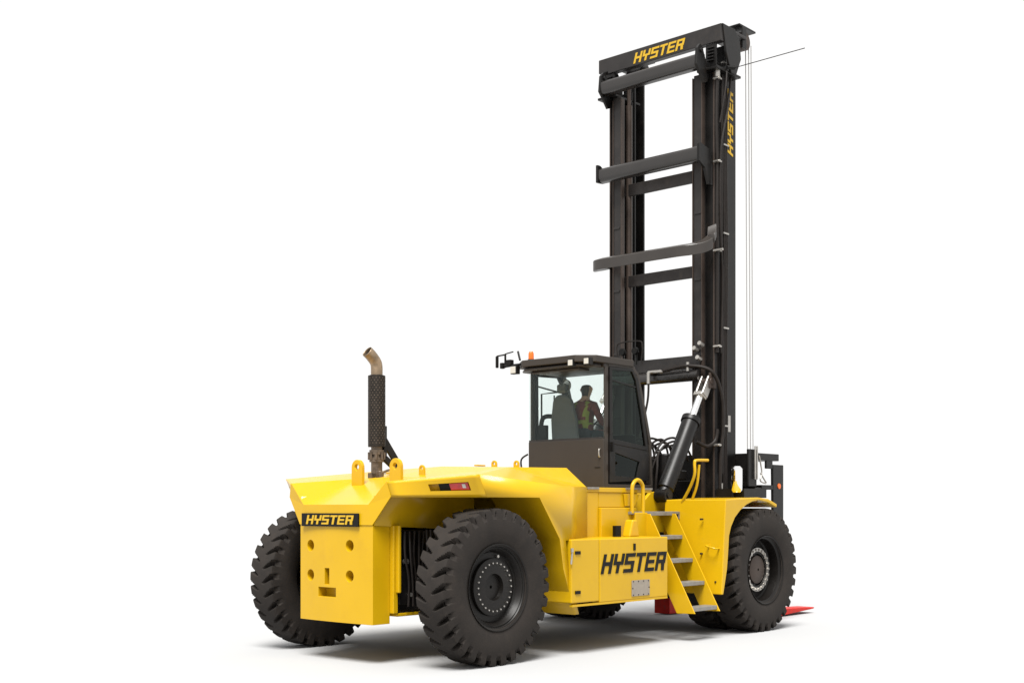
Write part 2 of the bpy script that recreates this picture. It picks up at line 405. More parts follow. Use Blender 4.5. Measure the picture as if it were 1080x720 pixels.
# --- side tank box with lettering
for sy in (-1, 1):
    m = MB(); ya, yb = sorted((sy*1.85, sy*1.0))
    m.box(1.30, 1.865, ya, yb, .665, 1.47); m.box(1.875, 3.40, ya, yb, .645, 1.468)
    bx = m.build('side_box', YEL, T, bevel=.014)
    yy = sy*1.8515
    # lower edge slopes a little: sill strip
    m = MB(); m.box(1.32, 3.39, min(yy, sy*1.80), max(yy, sy*1.80)-.002, .62, .647); m.build('box_sill', YEL, bx)
    m = MB()
    for x, z in ((1.42, 1.30), (1.42, .80)): m.box(x-.05, x+.05, yy-.012, yy+.012, z-.02, z+.02)
    m.box(2.60, 2.64, yy-.012, yy+.012, 1.30, 1.39)
    m.build('door_latch', INK, bx, split=True)
    m = MB(); m.box(2.56, 2.96, min(yy, yy+sy*.008), max(yy, yy+sy*.008), .69, .90)
    pl = m.build('data_plate', PLATE, bx)
    m = MB()
    for i in range(4):
        for z in (.705, .885): m.tube([(2.59+.34*i/3, yy, z), (2.59+.34*i/3, yy+sy*.014, z)], .009, 8)
    for x in (2.575, 2.945):
        m.tube([(x, yy, .795), (x, yy+sy*.014, .795)], .009, 8)
    m.build('rivet', GRY, pl, split=True)
    if sy < 0: lettering('HYSTER', (1.89, -1.852, 1.01), (1, 0, 0), (0, 0, 1), 1.47, .255, INK, bx, 'lettering', shear=.30)
    else: lettering('HYSTER', (3.36, 1.852, 1.01), (-1, 0, 0), (0, 0, 1), 1.47, .255, INK, bx, 'lettering', shear=.30)
m = MB(); m.tube([(1.30, -1.862, 1.30), (1.28, -1.862, 1.16)], .012, 8); m.tube([(1.30, -1.862, 1.31), (1.30, -1.862, 1.36)], .02, 8)
m.build('latch_rod', STEEL, T, split=True)
# small fittings on the tank ledge
m = MB(); m.tube([(2.9, -1.35, 1.46), (2.9, -1.35, 1.62)], .06, 16); m.build('filler_cap', INK, T, smooth=True)
m = MB(); m.prism([(3.02, 1.465), (3.26, 1.465), (3.2, 1.70), (3.1, 1.70)], 'y', -1.48, -1.34); m.build('step_bracket', YEL, T, bevel=.02)
m = MB(); m.box(3.4, 3.78, -1.30, -.9, 1.44, 1.80); m.build('ladder_mount', YEL, T, bevel=.01)

# --- chassis
m = MB()
m.box(.01, .3, -.449, .449, .8, 1.3); m.box(-.70, 6.2, -.60, -.45, .70, 1.60); m.box(-.70, 6.2, .45, .60, .70, 1.60)
m.box(1.2, 5.4, -.95, .95, .68, 1.42); m.box(-.66, .0, -.449, .449, .75, 1.3)
m.box(5.4, 6.5, -.8, .8, .55, 1.7)
m.build('chassis', RIM, T, bevel=.01)
m = MB(); m.box(-.695, -.62, -.74, .74, .60, 1.655); m.box(-.619, .2, -.72, .72, .56, .60)
m.box(-.66, -.621, -.80, -.741, .85, 1.655); m.box(-.66, -.621, .741, .80, .85, 1.655)
m.build('chassis_tail', YEL, T, bevel=.01)
m = MB(); m.box(-.60, -.16, -.70, -.605, .62, 1.60); m.box(-.60, -.45, -.74, -.701, .70, 1.15); m.box(-.40, -.2, -.76, -.701, 1.15, 1.45)
m.build('valve_block', BLK, T, bevel=.01)
m = MB()
for k in range(5):
    m.tube(smooth_path([(-.55+.08*k, -.78, 1.58), (-.58+.07*k, -.82-.02*(k % 2), 1.3), (-.50+.06*k, -.80, 1.0), (-.48+.08*k, -.77, .68)]), .016, 8)
m.build('steering_hose', HOSE, T, smooth=True, split=True)
m = MB(); m.tube([(-.52, -.745, 1.22), (-.52, -.79, 1.22)], .035, 12); m.tube([(-.30, -.765, 1.0), (-.30, -.80, 1.0)], .03, 12); m.tube([(-.45, -.745, .82), (-.45, -.79, .82)], .025, 12)
m.build('port_plug', STEEL, T, smooth=True, split=True)
m = MB(); m.tube([(0, -1.3, .93), (0, 1.3, .93)], .16, 20); m.box(-.18, .18, -.9, .9, .72, 1.12)
ax = m.build('steer_axle', RIM, T, bevel=.01)
m = MB(); m.tube([(.32, -1.0, .85), (.32, 1.0, .85)], .05, 12); m.tube([(-.28, -1.0, .98), (-.28, 1.0, .98)], .035, 10)
for y in (-.95, -.88): m.tube(smooth_path([(-.28, y, 1.6), (-.32, y-.06, 1.3), (-.26, y-.02, 1.0), (-.2, y, .75)]), .018, 8)
m.build('steer_link', HOSE, ax, smooth=True, split=True)
m = MB(); m.tube([(5.69, -1.4, .93), (5.69, 1.4, .93)], .30, 24); m.build('drive_axle', RIM, T, smooth=True)
m = MB(); m.box(4.35, 5.1, -.98, .98, .7, 1.5); m.build('transmission', BLK, T, bevel=.03)

# ------------------------------------------------------------------ wheels
R = .93; HW = .232
def tyre_mesh():
    NL = 31; SEG = 20; n = NL*SEG
    # profile (y, r, kind) from outer bead over the tread to the inner bead
    prof = [(-.205, .49), (-.222, .53), (-.243, .60), (-.252, .68), (-.250, .75), (-.243, .80), (-.237, .835), (-.2335, .865), (-.230, .895), (-.224, .915), (-.212, .926)]
    ys = [-.19, -.165, -.14, -.115, -.09, -.065, -.04, -.015]
    prof += [(y, .93) for y in ys]
    prof += [(-y, r) for y, r in reversed(prof)]
    m = MB()
    def depth(y, r, th):
        a = abs(y)
        if r < .80 or (a < .05 and r > .9): return 0
        ph = (th/(2*PI)*NL + (.5 if y > 0 else 0) - (.85*(HW-a)/HW*(1 if y < 0 else 1))) % 1.0
        k = min(1, (a-.05)/(HW-.05)); w = .13+.31*k
        d = min(ph, w-ph)
        if d <= 0: return 0
        dd = min(1, d/.052)
        fade = 1 if r > .885 else max(0, (r-.80)/.085)
        return .088*dd*fade*min(1, k*4)
    for i in range(n):
        th = 2*PI*i/n
        for y, r in prof:
            d = depth(y, r, th)
            rr = r-d if r > .88 else r
            yy = y if r > .90 else y-(d*.55 if y > 0 else -d*.55)
            m.v.append((rr*math.cos(th), yy, rr*math.sin(th)))
    k = len(prof)
    for i in range(n):
        j = (i+1) % n
        for a in range(k-1):
            m.f.append((i*k+a, i*k+a+1, j*k+a+1, j*k+a)); m.mi.append(0)
    return m
def fix_flat(o): o.data.set_sharp_from_angle(angle=math.radians(28))
def wheel(x, y, side, drive):
    """side: -1 outer face towards -y"""
    # rim dish
    s = side
    if drive:
        prof = [(.50, .225), (.515, .235), (.515, .20), (.49, .17), (.47, .16), (.46, .02), (.44, .0), (.35, .0), (.335, .06), (.245, .065), (.24, .02), (0.02, .02)]
    else:
        prof = [(.50, .225), (.515, .235), (.51, .205), (.485, .20), (.475, .185), (.46, .19), (.44, .165), (.425, .11), (.41, .095), (.345, .10), (.34, .145), (.32, .155), (.16, .155), (.15, .10), (.02, .10)]
    m = MB(); m.lathe_y([(r, s*yy) for r, yy in prof], 64)
    m.lathe_y([(.50, -s*.225), (.47, -s*.17), (.46, -s*.02), (.05, -s*.02)], 48)
    w = m.build('wheel', RIM, T, smooth=True, loc=(x, y, R))
    t = tyre_mesh().build('tyre', TYRE, w, smooth=True); fix_flat(t)
    m = MB()
    nb_, rb, yb = (22, .30, .062) if drive else (26, .285, .157)
    for i in range(nb_):
        a = 2*PI*i/nb_; r_ = .02 if drive else .010
        m.tube([(rb*math.cos(a), s*yb, rb*math.sin(a)), (rb*math.cos(a), s*(yb+(.035 if drive else .016)), rb*math.sin(a))], r_, 6 if drive else 8)
    m.build('lug_bolt', STEEL, w, split=True)
    if drive:
        m = MB(); m.lathe_y([(.275, s*.066), (.275, s*.078), (.33, s*.078), (.33, s*.066)], 48, closed=True); m.build('clamp_ring', STEEL, w, smooth=True)
        m = MB(); m.lathe_y([(.215, s*.02), (.21, s*.07), (.15, s*.09), (.02, s*.09)], 32); m.build('hub', BRN, w, smooth=True)
    else:
        m = MB(); m.lathe_y([(.14, s*.10), (.135, s*.06), (.02, s*.06)], 32); m.build('hub', GRY, w, smooth=True)
        m = MB(); m.tube([(.1, s*.10, .36), (.1, s*.13, .36)], .018, 10); m.build('valve', STEEL, w)
    return w
def copy_wheel(w, x, y):
    c = w.copy(); COL.objects.link(c); c.location = (x, y, R); c.rotation_euler.y = random.uniform(0, 6)
    for ch in w.children:
        d = ch.copy(); COL.objects.link(d); d.parent = c
    return c
wheel(0, -1.58, -1, False); wl = wheel(0, 1.58, 1, False); wl.rotation_euler.y = .4
wr = wheel(5.69, -1.825, -1, True); copy_wheel(wr, 5.69, -1.26)
wf = wheel(5.69, 1.825, 1, True); copy_wheel(wf, 5.69, 1.26)

# ------------------------------------------------------------------ front fenders
for sy in (-1, 1):
    ya, yb = sorted((sy*2.06, sy*1.0))
    fender_out = [(4.44, .62), (4.55, 1.985), (5.45, 2.02), (5.75, 2.0), (6.0, 1.92), (5.99, 1.87), (5.75, 1.945), (5.47, 1.98), (5.28, 1.955), (5.12, 1.91), (4.95, 1.83), (4.80, 1.72), (4.70, 1.59), (4.645, 1.46), (4.62, 1.2), (4.59, .98), (4.49, .62)]
    m = MB(); m.prism(fender_out, 'y', ya, yb); fe = m.build('front_fender', YEL, T, bevel=.012)
    m = MB()
    for y, z in ((1.25, 1.7), (1.7, 1.7), (1.25, 1.3), (1.7, 1.2), (1.95, .8), (1.3, .85)):
        m.tube([(4.50, sy*y, z), (4.44, sy*y, z)], .014, 8)
    m.build('bolt', GRY, fe, split=True)
m = MB(); m.tube(smooth_path([(4.52, -1.98, 1.28), (4.40, -1.98, 1.28), (4.38, -1.90, 1.30), (4.40, -1.82, 1.32), (4.52, -1.82, 1.32)]), .012, 8); m.build('grab_handle', YEL, T, smooth=True)

# ------------------------------------------------------------------ ladder (right side)
m = MB()
yb0, zb0, yt0, zt0 = -2.06, .42, -1.20, 1.78
def strg(x):
    m.prism([(yb0-.06, zb0-.02), (yb0+.24, zb0-.03), (yt0+.14, zt0), (yt0-.16, zt0)], 'x', x, x+.02)
strg(3.66); strg(4.29)
lad = m.build('ladder', YEL, T, bevel=.003)
for k, (yy, zz) in enumerate(((-2.03, .46), (-1.82, .80), (-1.62, 1.12), (-1.44, 1.45), (-1.26, 1.79))):
    m = MB(); m.box(3.682, 4.288, yy-.05, yy+.16, zz-.035, zz+.02)
    m.build('step', GALV, lad, bevel=.004)
m = MB(); m.box(3.32, 4.50, -1.28, -.95, 1.772, 1.812); pf = m.build('platform', GALV, T, bevel=.004)
m = MB(); m.prism([(-1.28, 1.81), (-1.28, 1.70), (-1.0, 1.66), (-1.0, 1.81)], 'x', 4.502, 4.53); m.build('platform_gusset', GALV, pf)
m = MB(); m.tube(smooth_path([(3.36, -1.27, 1.79), (3.36, -1.27, 2.12), (3.40, -1.27, 2.22), (3.49, -1.27, 2.26), (3.58, -1.27, 2.22), (3.62, -1.27, 2.12), (3.62, -1.27, 1.79)], 5), .028, 12)
m.build('handrail', YEL, T, smooth=True)
m = MB(); m.tube(smooth_path([(4.56, -1.30, 1.95), (4.53, -1.45, 2.15), (4.50, -1.56, 2.35), (4.50, -1.56, 2.52), (4.55, -1.56, 2.56), (4.85, -1.56, 2.57)], 5), .022, 10)
m.tube(smooth_path([(4.62, -1.42, 1.95), (4.62, -1.52, 2.2), (4.62, -1.56, 2.50)], 5), .02, 10)
m.build('handrail', YEL, T, smooth=True)

# ------------------------------------------------------------------ exhaust
ex, ey = .23, .60
m = MB(); m.tube([(ex, ey, 2.24), (ex, ey, 2.78)], .075, 20)
pipe = m.build('exhaust_stack', PIPE, T, smooth=True)
m = MB(); m.lathe_y([(.115, 0), (.115, .93), (.06, .95)], 32); m.v = [(x+ex, z+ey, y+2.68) for x, y, z in m.v]
m.tube([(ex, ey, 2.67), (ex, ey, 2.69)], .114, 32)
m.cur = 1
for k in range(27):
    for j in range(16):
        a = 2*PI*(j+.5*(k % 2))/16; z = 2.72+.033*k
        c = Vector((ex+.115*math.cos(a), ey+.115*math.sin(a), z)); t_ = Vector((-math.sin(a), math.cos(a), 0)); n_ = Vector((math.cos(a), math.sin(a), 0))*.0015
        hh = .0085
        m.quad(c+n_-t_*hh, c+n_+Vector((0, 0, -hh)), c+n_+t_*hh, c+n_+Vector((0, 0, hh)))
mf = m.build('heat_shield', [MUF, PIPE], pipe, smooth=True)
m = MB()
for z in (2.50, 2.60): m.tube([(ex, ey, z-.03), (ex, ey, z+.03)], .098, 20)
for a in range(8):
    m.tube([(ex+.1*math.cos(a*PI/4), ey+.1*math.sin(a*PI/4), 2.50), (ex+.1*math.cos(a*PI/4), ey+.1*math.sin(a*PI/4), 2.60)], .018, 6)
m.build('pipe_clamp', PIPE, pipe)
m = MB(); pth = smooth_path([(ex, ey, 3.60), (ex, ey, 3.72), (ex-.02, ey, 3.79), (ex-.09, ey+.01, 3.87), (ex-.15, ey+.02, 3.92)], 5)
m.tube(pth, .078, 24, caps=False); tp = m.build('tail_pipe', [RUST], pipe, smooth=True, solid=.006)
m = MB(); e_ = Vector(pth[-1]); d_ = (e_-Vector(pth[-2])).normalized(); m.tube([e_-d_*.05, e_-d_*.035], .070, 24); m.build('pipe_bore_shade', INK, tp)  # black disc stands in for the shade inside the pipe mouth
m = MB(); m.bar((ex+.10, ey, 2.80), (ex+.42, ey, 2.40), .10, .035, up=(0, 1, 0)); m.box(ex+.08, ex+.13, ey-.06, ey+.06, 2.55, 2.95)
m.bar((ex+.10, ey-.05, 2.52), (ex+.42, ey-.05, 2.30), .08, .05, up=(0, 1, 0))
m.build('exhaust_brace', BLK, T, bevel=.004)
m = MB(); m.tube([(.02, .30, 2.24), (.02, .30, 2.34)], .05, 12); m.tube(smooth_path([(.0, .3, 2.3), (.1, .15, 2.36), (.22, .1, 2.27)]), .016, 8); m.box(-.05, .15, .38, .46, 2.24, 2.32)
m.build('air_fitting', PIPE, T, bevel=.004, split=True)

# ------------------------------------------------------------------ cab
CW = .72
m = MB()
side = [(3.43, 2.15), (4.62, 2.15), (4.62, 2.24), (4.50, 2.82), (3.43, 2.82)]
def loop_panel(m, outer, inner, y0, y1):
    """ring prism between outer and inner loops (same count), extruded in y"""
    n = len(outer); vs = [(p[0], y, p[1]) for y in (y0, y1) for p in outer+inner]; fs = []
    for i in range(n):
        j = (i+1) % n
        fs += [(i, j, n+j, n+i), (2*n+i, 3*n+i, 3*n+j, 2*n+j), (i, 2*n+i, 2*n+j, j), (n+i, n+j, 3*n+j, 3*n+i)]
    m.add(vs, fs)
# shell: lower rear panel, corner posts, roof frame
m.box(3.41, 3.45, -CW, CW, 2.15, 2.865)
m.box(3.45, 4.62, -.66, .66, 2.15, 2.22)
for sy in (-1, 1):
    y0, y1 = sorted((sy*CW, sy*(CW-.07)))
    m.box(3.451, 3.53, *sorted((sy*CW, sy*(CW-.035))), 2.15, 3.92)
    m.prism([(3.531, 3.92), (4.10, 3.92), (4.22, 3.84), (4.40, 3.30), (4.55, 2.82), (4.60, 2.20), (4.64, 2.20), (4.60, 2.86), (4.46, 3.33), (4.28, 3.86), (4.14, 3.97), (3.531, 3.97)], 'y', y0, y1)
    m.box(3.531, 4.62, y0, y1, 2.15, 2.21)
m.box(3.43, 4.2, -.71, .71, 3.90, 3.96)
m.box(4.56, 4.62, -.66, .66, 2.221, 2.85)
cab = m.build('cab', PANEL, T, bevel=.01)
m = MB()
# roof: overhanging hood with slanted underside
rf = [(3.02, 3.97), (3.06, 4.055), (4.05, 4.06), (4.22, 3.97)]
rp = [(3.02, .51), (3.22, .74), (4.12, .74), (4.20, .6), (4.20, -.6), (4.12, -.74), (3.22, -.74), (3.02, -.51)]
m.prism(rp, 'z', 3.955, 4.055); m.prism([(3.12, .50), (3.26, .66), (4.10, .66), (4.10, -.66), (3.26, -.66), (3.12, -.50)], 'z', 3.93, 3.954); m.box(3.16, 3.42, -.46, .46, 3.86, 3.89)
m.prism([(3.05, .48), (3.24, .69), (3.40, .69), (3.40, -.69), (3.24, -.69), (3.05, -.48)], 'z', 3.895, 3.929)
roof = m.build('roof', PANEL, cab, bevel=.012)
# door frame + lower window, both sides
for sy in (-1, 1):
    y0, y1 = sorted((sy*(CW+.012), sy*(CW-.03)))
    dm = MB()
    # divided into the upper ring, middle rail, lower ring
    o1 = [(3.545, 2.80), (3.545, 3.91), (4.10, 3.93), (4.24, 3.80), (4.37, 3.36), (4.505, 2.72)]
    i1 = [(3.62, 2.87), (3.61, 3.87), (4.09, 3.885), (4.18, 3.76), (4.31, 3.30), (4.43, 2.79)]
    loop_panel(dm, o1, i1, y0, y1)
    dm.bar((3.6, (y0+y1)/2, 3.725), (4.20, (y0+y1)/2, 3.66), .03, .022)
    o2 = [(3.545, 2.235), (3.545, 2.798), (4.505, 2.718), (4.52, 2.28)]
    i2 = [(3.68, 2.33), (3.675, 2.67), (4.28, 2.55), (4.20, 2.32)]
    loop_panel(dm, o2, i2, y0, y1)
    door = dm.build('door', BLK, cab, bevel=.006)
    g = MB(); g.quad(*[(p[0], sy*(CW-.01), p[1]) for p in i1]); g.build('door_window', DGLASS if sy < 0 else GLASS, door)
    g = MB(); g.quad(*[(p[0], sy*(CW-.01), p[1]) for p in i2]); g.build('lower_window', DGLASS if sy < 0 else GLASS, door)
    h = MB(); h.box(3.56, 3.60, sy*(CW+.04)-.012, sy*(CW+.04)+.012, 2.68, 2.82); h.build('door_handle', INK, door)
    h = MB()
    for z in (2.40, 2.95, 3.7): h.box(3.525, 3.56, sy*(CW+.022)-.012, sy*(CW+.022)+.012, z, z+.09)
    h.build('hinge', BLK, door, split=True)
g = MB(); g.box(3.424, 3.432, -.715, .722, 2.867, 3.89); rg = g.build('rear_window', GLASS, cab)
g = MB(); g.box(3.412, 3.4235, -.71, .71, 2.862, 2.89); g.build('window_seal', GRY, rg)
g = MB(); g.quad((4.13, -.65, 3.93), (4.13, .65, 3.93), (4.56, .65, 2.86), (4.56, -.65, 2.86)); g.build('front_window', GLASS, cab)
g = MB(); g.box(3.415, 3.426, -.40, -.39, 2.2, 2.84)
g.box(3.402, 3.409, -.66, -.56, 2.45, 2.455)
g.build('panel_seam', INK, cab, split=True)
g = MB(); g.tube(smooth_path([(3.41, -.665, 2.60), (3.38, -.665, 2.61), (3.375, -.665, 2.70), (3.41, -.665, 2.72)]), .009, 8); g.build('grab_handle', STEEL, cab, smooth=True)
g = MB(); g.tube(smooth_path([(3.41, .72, 2.40), (3.36, .80, 2.44), (3.36, .82, 2.60), (3.41, .73, 2.68)]), .014, 8); g.build('grab_handle', BLK, cab, smooth=True)
# interior
g = MB(); g.box(3.72, 4.15, -.20, .34, 2.70, 2.86); g.prism([(-.04, 2.87), (.48, 2.87), (.50, 3.20), (.46, 3.50), (.38, 3.58), (.20, 3.58), (.10, 3.50), (-.0, 3.20)], 'x', 3.66, 3.74)
seat = g.build('seat', SEAT, cab, bevel=.04)
g = MB(); g.box(3.66, 3.74, .20, .38, 3.60, 3.74); g.build('headrest', SEAT, seat, bevel=.03)
g = MB(); g.box(3.75, 4.10, .33, .42, 3.00, 3.08); g.build('armrest', SEAT, seat, bevel=.02)
g = MB(); g.box(3.8, 4.1, -.15, .2, 2.22, 2.69); g.build('seat_pedestal', BLK, seat)
g = MB(); g.box(4.36, 4.52, -.5, .5, 2.5, 2.98); g.build('dashboard', BLK, cab, bevel=.03)
g = MB()
ctr = Vector((4.28, .0, 3.06)); a1 = Vector((0, 1, 0)); a2 = Vector((.35, 0, .94)).normalized()
g.tube([ctr+(a1*math.cos(t)+a2*math.sin(t))*.19 for t in [2*PI*i/28 for i in range(29)]], .014, 8)
g.tube([ctr, (4.42, 0, 2.95)], .03, 8); g.bar(ctr-a1*.18, ctr+a1*.18, .03, .02)
g.build('steering_wheel', INK, cab, smooth=True)
g = MB(); g.tube([(4.2, .5, 2.25), (4.2, .5, 3.3)], .02, 8); g.box(4.17, 4.2, .36, .62, 3.28, 3.46)
g.tube([(3.6, .62, 2.25), (3.6, .62, 3.6), (4.0, .62, 3.66)], .014, 8)
g.tube([(3.9, .62, 2.25), (3.9, .62, 3.6)], .012, 8)
g.build('monitor_stand', BLK, cab, split=True)
g = MB(); g.tube(smooth_path([(3.60, .64, 2.95), (3.6, .60, 3.22), (3.7, .50, 3.26), (3.75, .42, 3.20)]), .035, 10); g.box(3.55, 3.62, .5, .66, 2.86, 3.12); g.build('air_duct', INK, cab, smooth=True)
# fan seen through the rear glass
g = MB(); g.lathe_y([(.09, 0), (.095, .02), (.09, .04), (.02, .05)], 20); g.v = [(x*.0+3.75+y, .28+x, 3.72+z) for x, y, z in g.v]; g.build('cab_fan', STEEL, cab, smooth=True)
# work lights on the roof
def work_light(x, y, z, s=.11, dirx=-1):
    g = MB(); g.box(x-.04, x+.05, y-s/2-.012, y+s/2+.012, z-s/2-.012, z+s/2+.012); w = g.build('work_light', BLK, roof, bevel=.01)
    g = MB(); g.box(x-.05, x-.041, y-s/2, y+s/2, z-s/2, z+s/2); g.build('lens', WHT, w, bevel=.003)
work_light(3.04, -.44, 3.945, .08); work_light(3.13, -.66, 3.96, .08); work_light(3.08, .70, 3.93, .10)
g = MB(); g.tube([(3.30, .57, 4.055), (3.30, .57, 4.10)], .05, 16); bc = g.build('beacon', INK, roof, smooth=True)
g = MB(); g.tube([(3.30, .57, 4.10), (3.30, .57, 4.19), (3.30, .57, 4.22)], [.042, .04, .025], 16); g.build('beacon_lens', ORG, bc, smooth=True)
# mirror bracket on the left side
g = MB()
g.tube([(3.10, .60, 4.01), (3.14, .93, 4.01), (3.15, .98, 4.03)], .02, 8)
g.tube([(3.15, .96, 3.99), (3.15, .96, 4.20)], .016, 8); g.tube([(3.15, .96, 4.20), (3.15, .80, 4.22)], .01, 8)
g.tube([(3.15, .96, 4.19), (3.15, 1.13, 4.18)], .012, 8); g.tube([(3.15, .66, 4.08), (3.17, .72, 4.22)], .016, 8)
br = g.build('mirror_bracket', INK, roof, smooth=True)
g = MB(); g.box(3.13, 3.17, 1.11, 1.15, 4.0, 4.18); g.box(3.12, 3.18, .99, 1.05, 3.98, 4.07); g.box(3.09, 3.17, .80, .90, 4.02, 4.10); g.build('mirror', INK, br, bevel=.01, split=True)
# bars in front of cab (rail and lamp bracket toward the mast)
g = MB(); g.bar((4.0, -.35, 4.08), (4.7, .45, 4.10), .05, .04); g.tube([(4.2, .1, 4.06), (4.6, .1, 4.2)], .02, 8)
rk = g.build('roof_arm', BLK, roof, smooth=True)

# ------------------------------------------------------------------ engine-bay clutter between cab and mast
g = MB()
for k in range(9):
    y = -.70+.09*k; x = 4.72+.05*(k % 3)
    g.tube(smooth_path([(x, y, 2.1), (x+.05, y+.05*math.sin(k), 2.45), (x+.25, y+.08*math.cos(k*2), 2.75+.06*(k % 4)), (x+.75, y, 2.85+.05*(k % 3)), (5.75, y, 2.6)]), .018, 8)
g.build('hydraulic_hose', HOSE, T, smooth=True, split=True)
g = MB(); g.box(4.75, 5.5, -.55, .5, 1.8, 2.62); g.tube([(5.1, -.62, 2.1), (5.1, -.62, 2.7)], .12, 18); g.box(5.0, 5.6, -.7, -.5, 2.3, 2.45)
g.build('hydraulic_manifold', BLK, T, bevel=.02)

# ------------------------------------------------------------------ mast
TOP = 9.2
mast = MB(); mast.box(5.9, 6.16, -.79, .79, 1.9, 2.3)
# outer channels (rear), C sections opening inwards
def chan(m, x0, x1, yo, yi, z0, z1, sy, t=.045):
    a, b = sorted((sy*yo, sy*(yo-t))); m.box(x0, x1, a, b, z0, z1)
    a, b = sorted((sy*(yo-t-.001), sy*yi)); m.box(x0, x0+t, a, b, z0, z1); m.box(x1-t, x1, a, b, z0, z1)
for sy in (-1, 1): chan(mast, 5.86, 6.20, 1.04, .80, .35, 8.90, sy)
M = mast.build('mast', BLK, T, bevel=.006)
for sy in (-1, 1):
    g = MB(); chan(g, 6.205, 6.50, 1.02, .78, .35, 9.25, sy, .04); g.build('inner_mast_rail', BLK, M, bevel=.006)
    g = MB(); a, b = sorted((sy*.88, sy*.72)); g.box(5.74, 5.855, a, b, .5, 8.70)
    for z in range(1, 8): g.box(5.725, 5.7395, a+.02, b-.02, z*1.05+.2, z*1.05+.24)
    g.build('guide_rail', GRY, M, bevel=.01)
    for yy in (.885, .715):
        g = MB(); a, b = sorted((sy*yy, sy*(yy-.018))); g.box(5.728, 5.80, a, b, .6, 8.66); g.build('worn_edge_glint', BRN, M)  # worn steel edges, lighter strips also standing in for edge highlights
    g = MB(); a, b = sorted((sy*1.035, sy*1.012)); g.box(5.842, 5.859, a, b, .5, 8.8); g.build('worn_edge_glint', BRN, M)
    g = MB(); g.tube([(5.98, sy*.73, .6), (5.98, sy*.73, 8.6)], .055, 16); g.tube([(5.98, sy*.73, 8.6), (5.98, sy*.73, 9.1)], .035, 12); g.build('lift_cylinder', BRN, M, smooth=True)
    # chain along the front edge
    g = MB(); z = .6
    while z < 9.1:
        if z < .61: g.box(6.501, 6.515, min(sy*.97, sy*.95), max(sy*.97, sy*.95), .6, 9.1)
        g.box(6.502, 6.535, min(sy*.98, sy*.94), max(sy*.98, sy*.94), z, z+.045); z += .07
    g.build('lift_chain', CHAIN, M)
# cross members, rear face
def round_bar(x, z0, z1, y, name, mt=BLK, dx=.16):
    g = MB(); h = z1-z0; r = h*.3
    pr = [(x+dx, z0), (x+dx, z1)]+[(x+r-r*math.sin(a)-0, z1-r+r*math.cos(a)) for a in [PI/2*i/5 for i in range(6)]]+[(x+r-r*math.cos(a), z0+r-r*math.sin(a)) for a in [PI/2*i/5 for i in range(6)]]
    g.prism(pr, 'y', -y, y); return g.build(name, mt, M, smooth=True)
# top beam
g = MB(); g.prism([(-1.20, 9.16), (-1.20, 9.43), (1.22, 9.43), (1.22, 9.20), (1.02, 9.20), (1.02, 9.16)], 'x', 5.78, 5.90)
g.box(5.90, 6.55, -1.19, -.74, 9.38, 9.43); g.box(5.90, 6.55, .74, 1.19, 9.38, 9.43)
tb = g.build('top_beam', GRY, M, bevel=.01)
for sy in (-1, 1):
    g = MB(); g.prism([(5.80, 9.43), (6.16, 9.43), (6.30, 9.30), (6.34, 9.0), (6.20, 8.72), (6.05, 8.72), (5.90, 9.02)], 'y', sy*1.20-.02, sy*1.20+.02)
    g.box(5.7, 6.4, min(sy*1.18, sy*.8), max(sy*1.18, sy*.8), 8.72, 8.76)
    g.box(5.80, 5.83, min(sy*.90, sy*1.10), max(sy*.90, sy*1.10), 8.80, 9.155)
    for k in range(5): g.box(5.765, 5.7995, sy*1.0-.06, sy*1.0+.06, 8.88+.05*k, 8.90+.05*k)
    g.build('mast_head_plate', BLK, M, bevel=.008, split=True)
lettering('HYSTER', (5.779, .49, 9.195), (0, -1, 0), (0, 0, 1), 1.02, .17, YINK, tb, 'lettering', shear=.30)
for z0, z1, y, x in ((8.72, 8.94, .95, 5.46), (7.27, 7.50, 1.0, 5.46)):
    b = round_bar(x, z0, z1, y, 'cross_member', SATIN)
    for sy in (-1, 1):
        if z0 > 8: pr = [(x-.02, z0+.04), (x+.01, z1+.08), (x+.08, z1+.16), (x+.15, z1+.13), (x+.22, z1), (x+.34, z0), (x+.30, z0-.16), (x+.20, z0-.20), (x+.05, z0-.03)]
        elif sy > 0: pr = [(x-.02, z0-.01), (x-.02, z1+.05), (x+.05, z1+.07), (x+.12, z1), (x+.30, z0), (x+.36, z0-.08), (x+.20, z0-.10), (x+.06, z0-.06)]
        else: pr = [(x-.02, z0-.02), (x-.02, z1+.02), (x+.03, z1+.04), (x+.30, z1-.02), (x+.36, z0-.05), (x+.36, z0-.34), (x+.25, z0-.34), (x+.15, z0-.10)]
        if z0 < 8 and sy > 0: pr = [(x-.015, z0-.01), (x-.015, z1+.05), (x+.06, z1+.05), (x+.16, z1), (x+.16, z0), (x+.06, z0-.01)]
        g = MB(); g.prism(pr, 'y', sy*(y-.002)-.022, sy*(y-.002)+.022)
        if z0 > 8: g.tube([(x+.10, sy*y-.05, z1+.06), (x+.10, sy*y+.05, z1+.06)], .035, 12)
        g.build('end_bracket', BLK, b, bevel=.006)
# flat inner cross members
for z0, z1 in ((7.07, 7.27), (5.55, 5.74)):
    g = MB(); g.box(5.93, 5.97, -.78, .80, z0, z1); g.build('cross_member', GRY, M, bevel=.006)
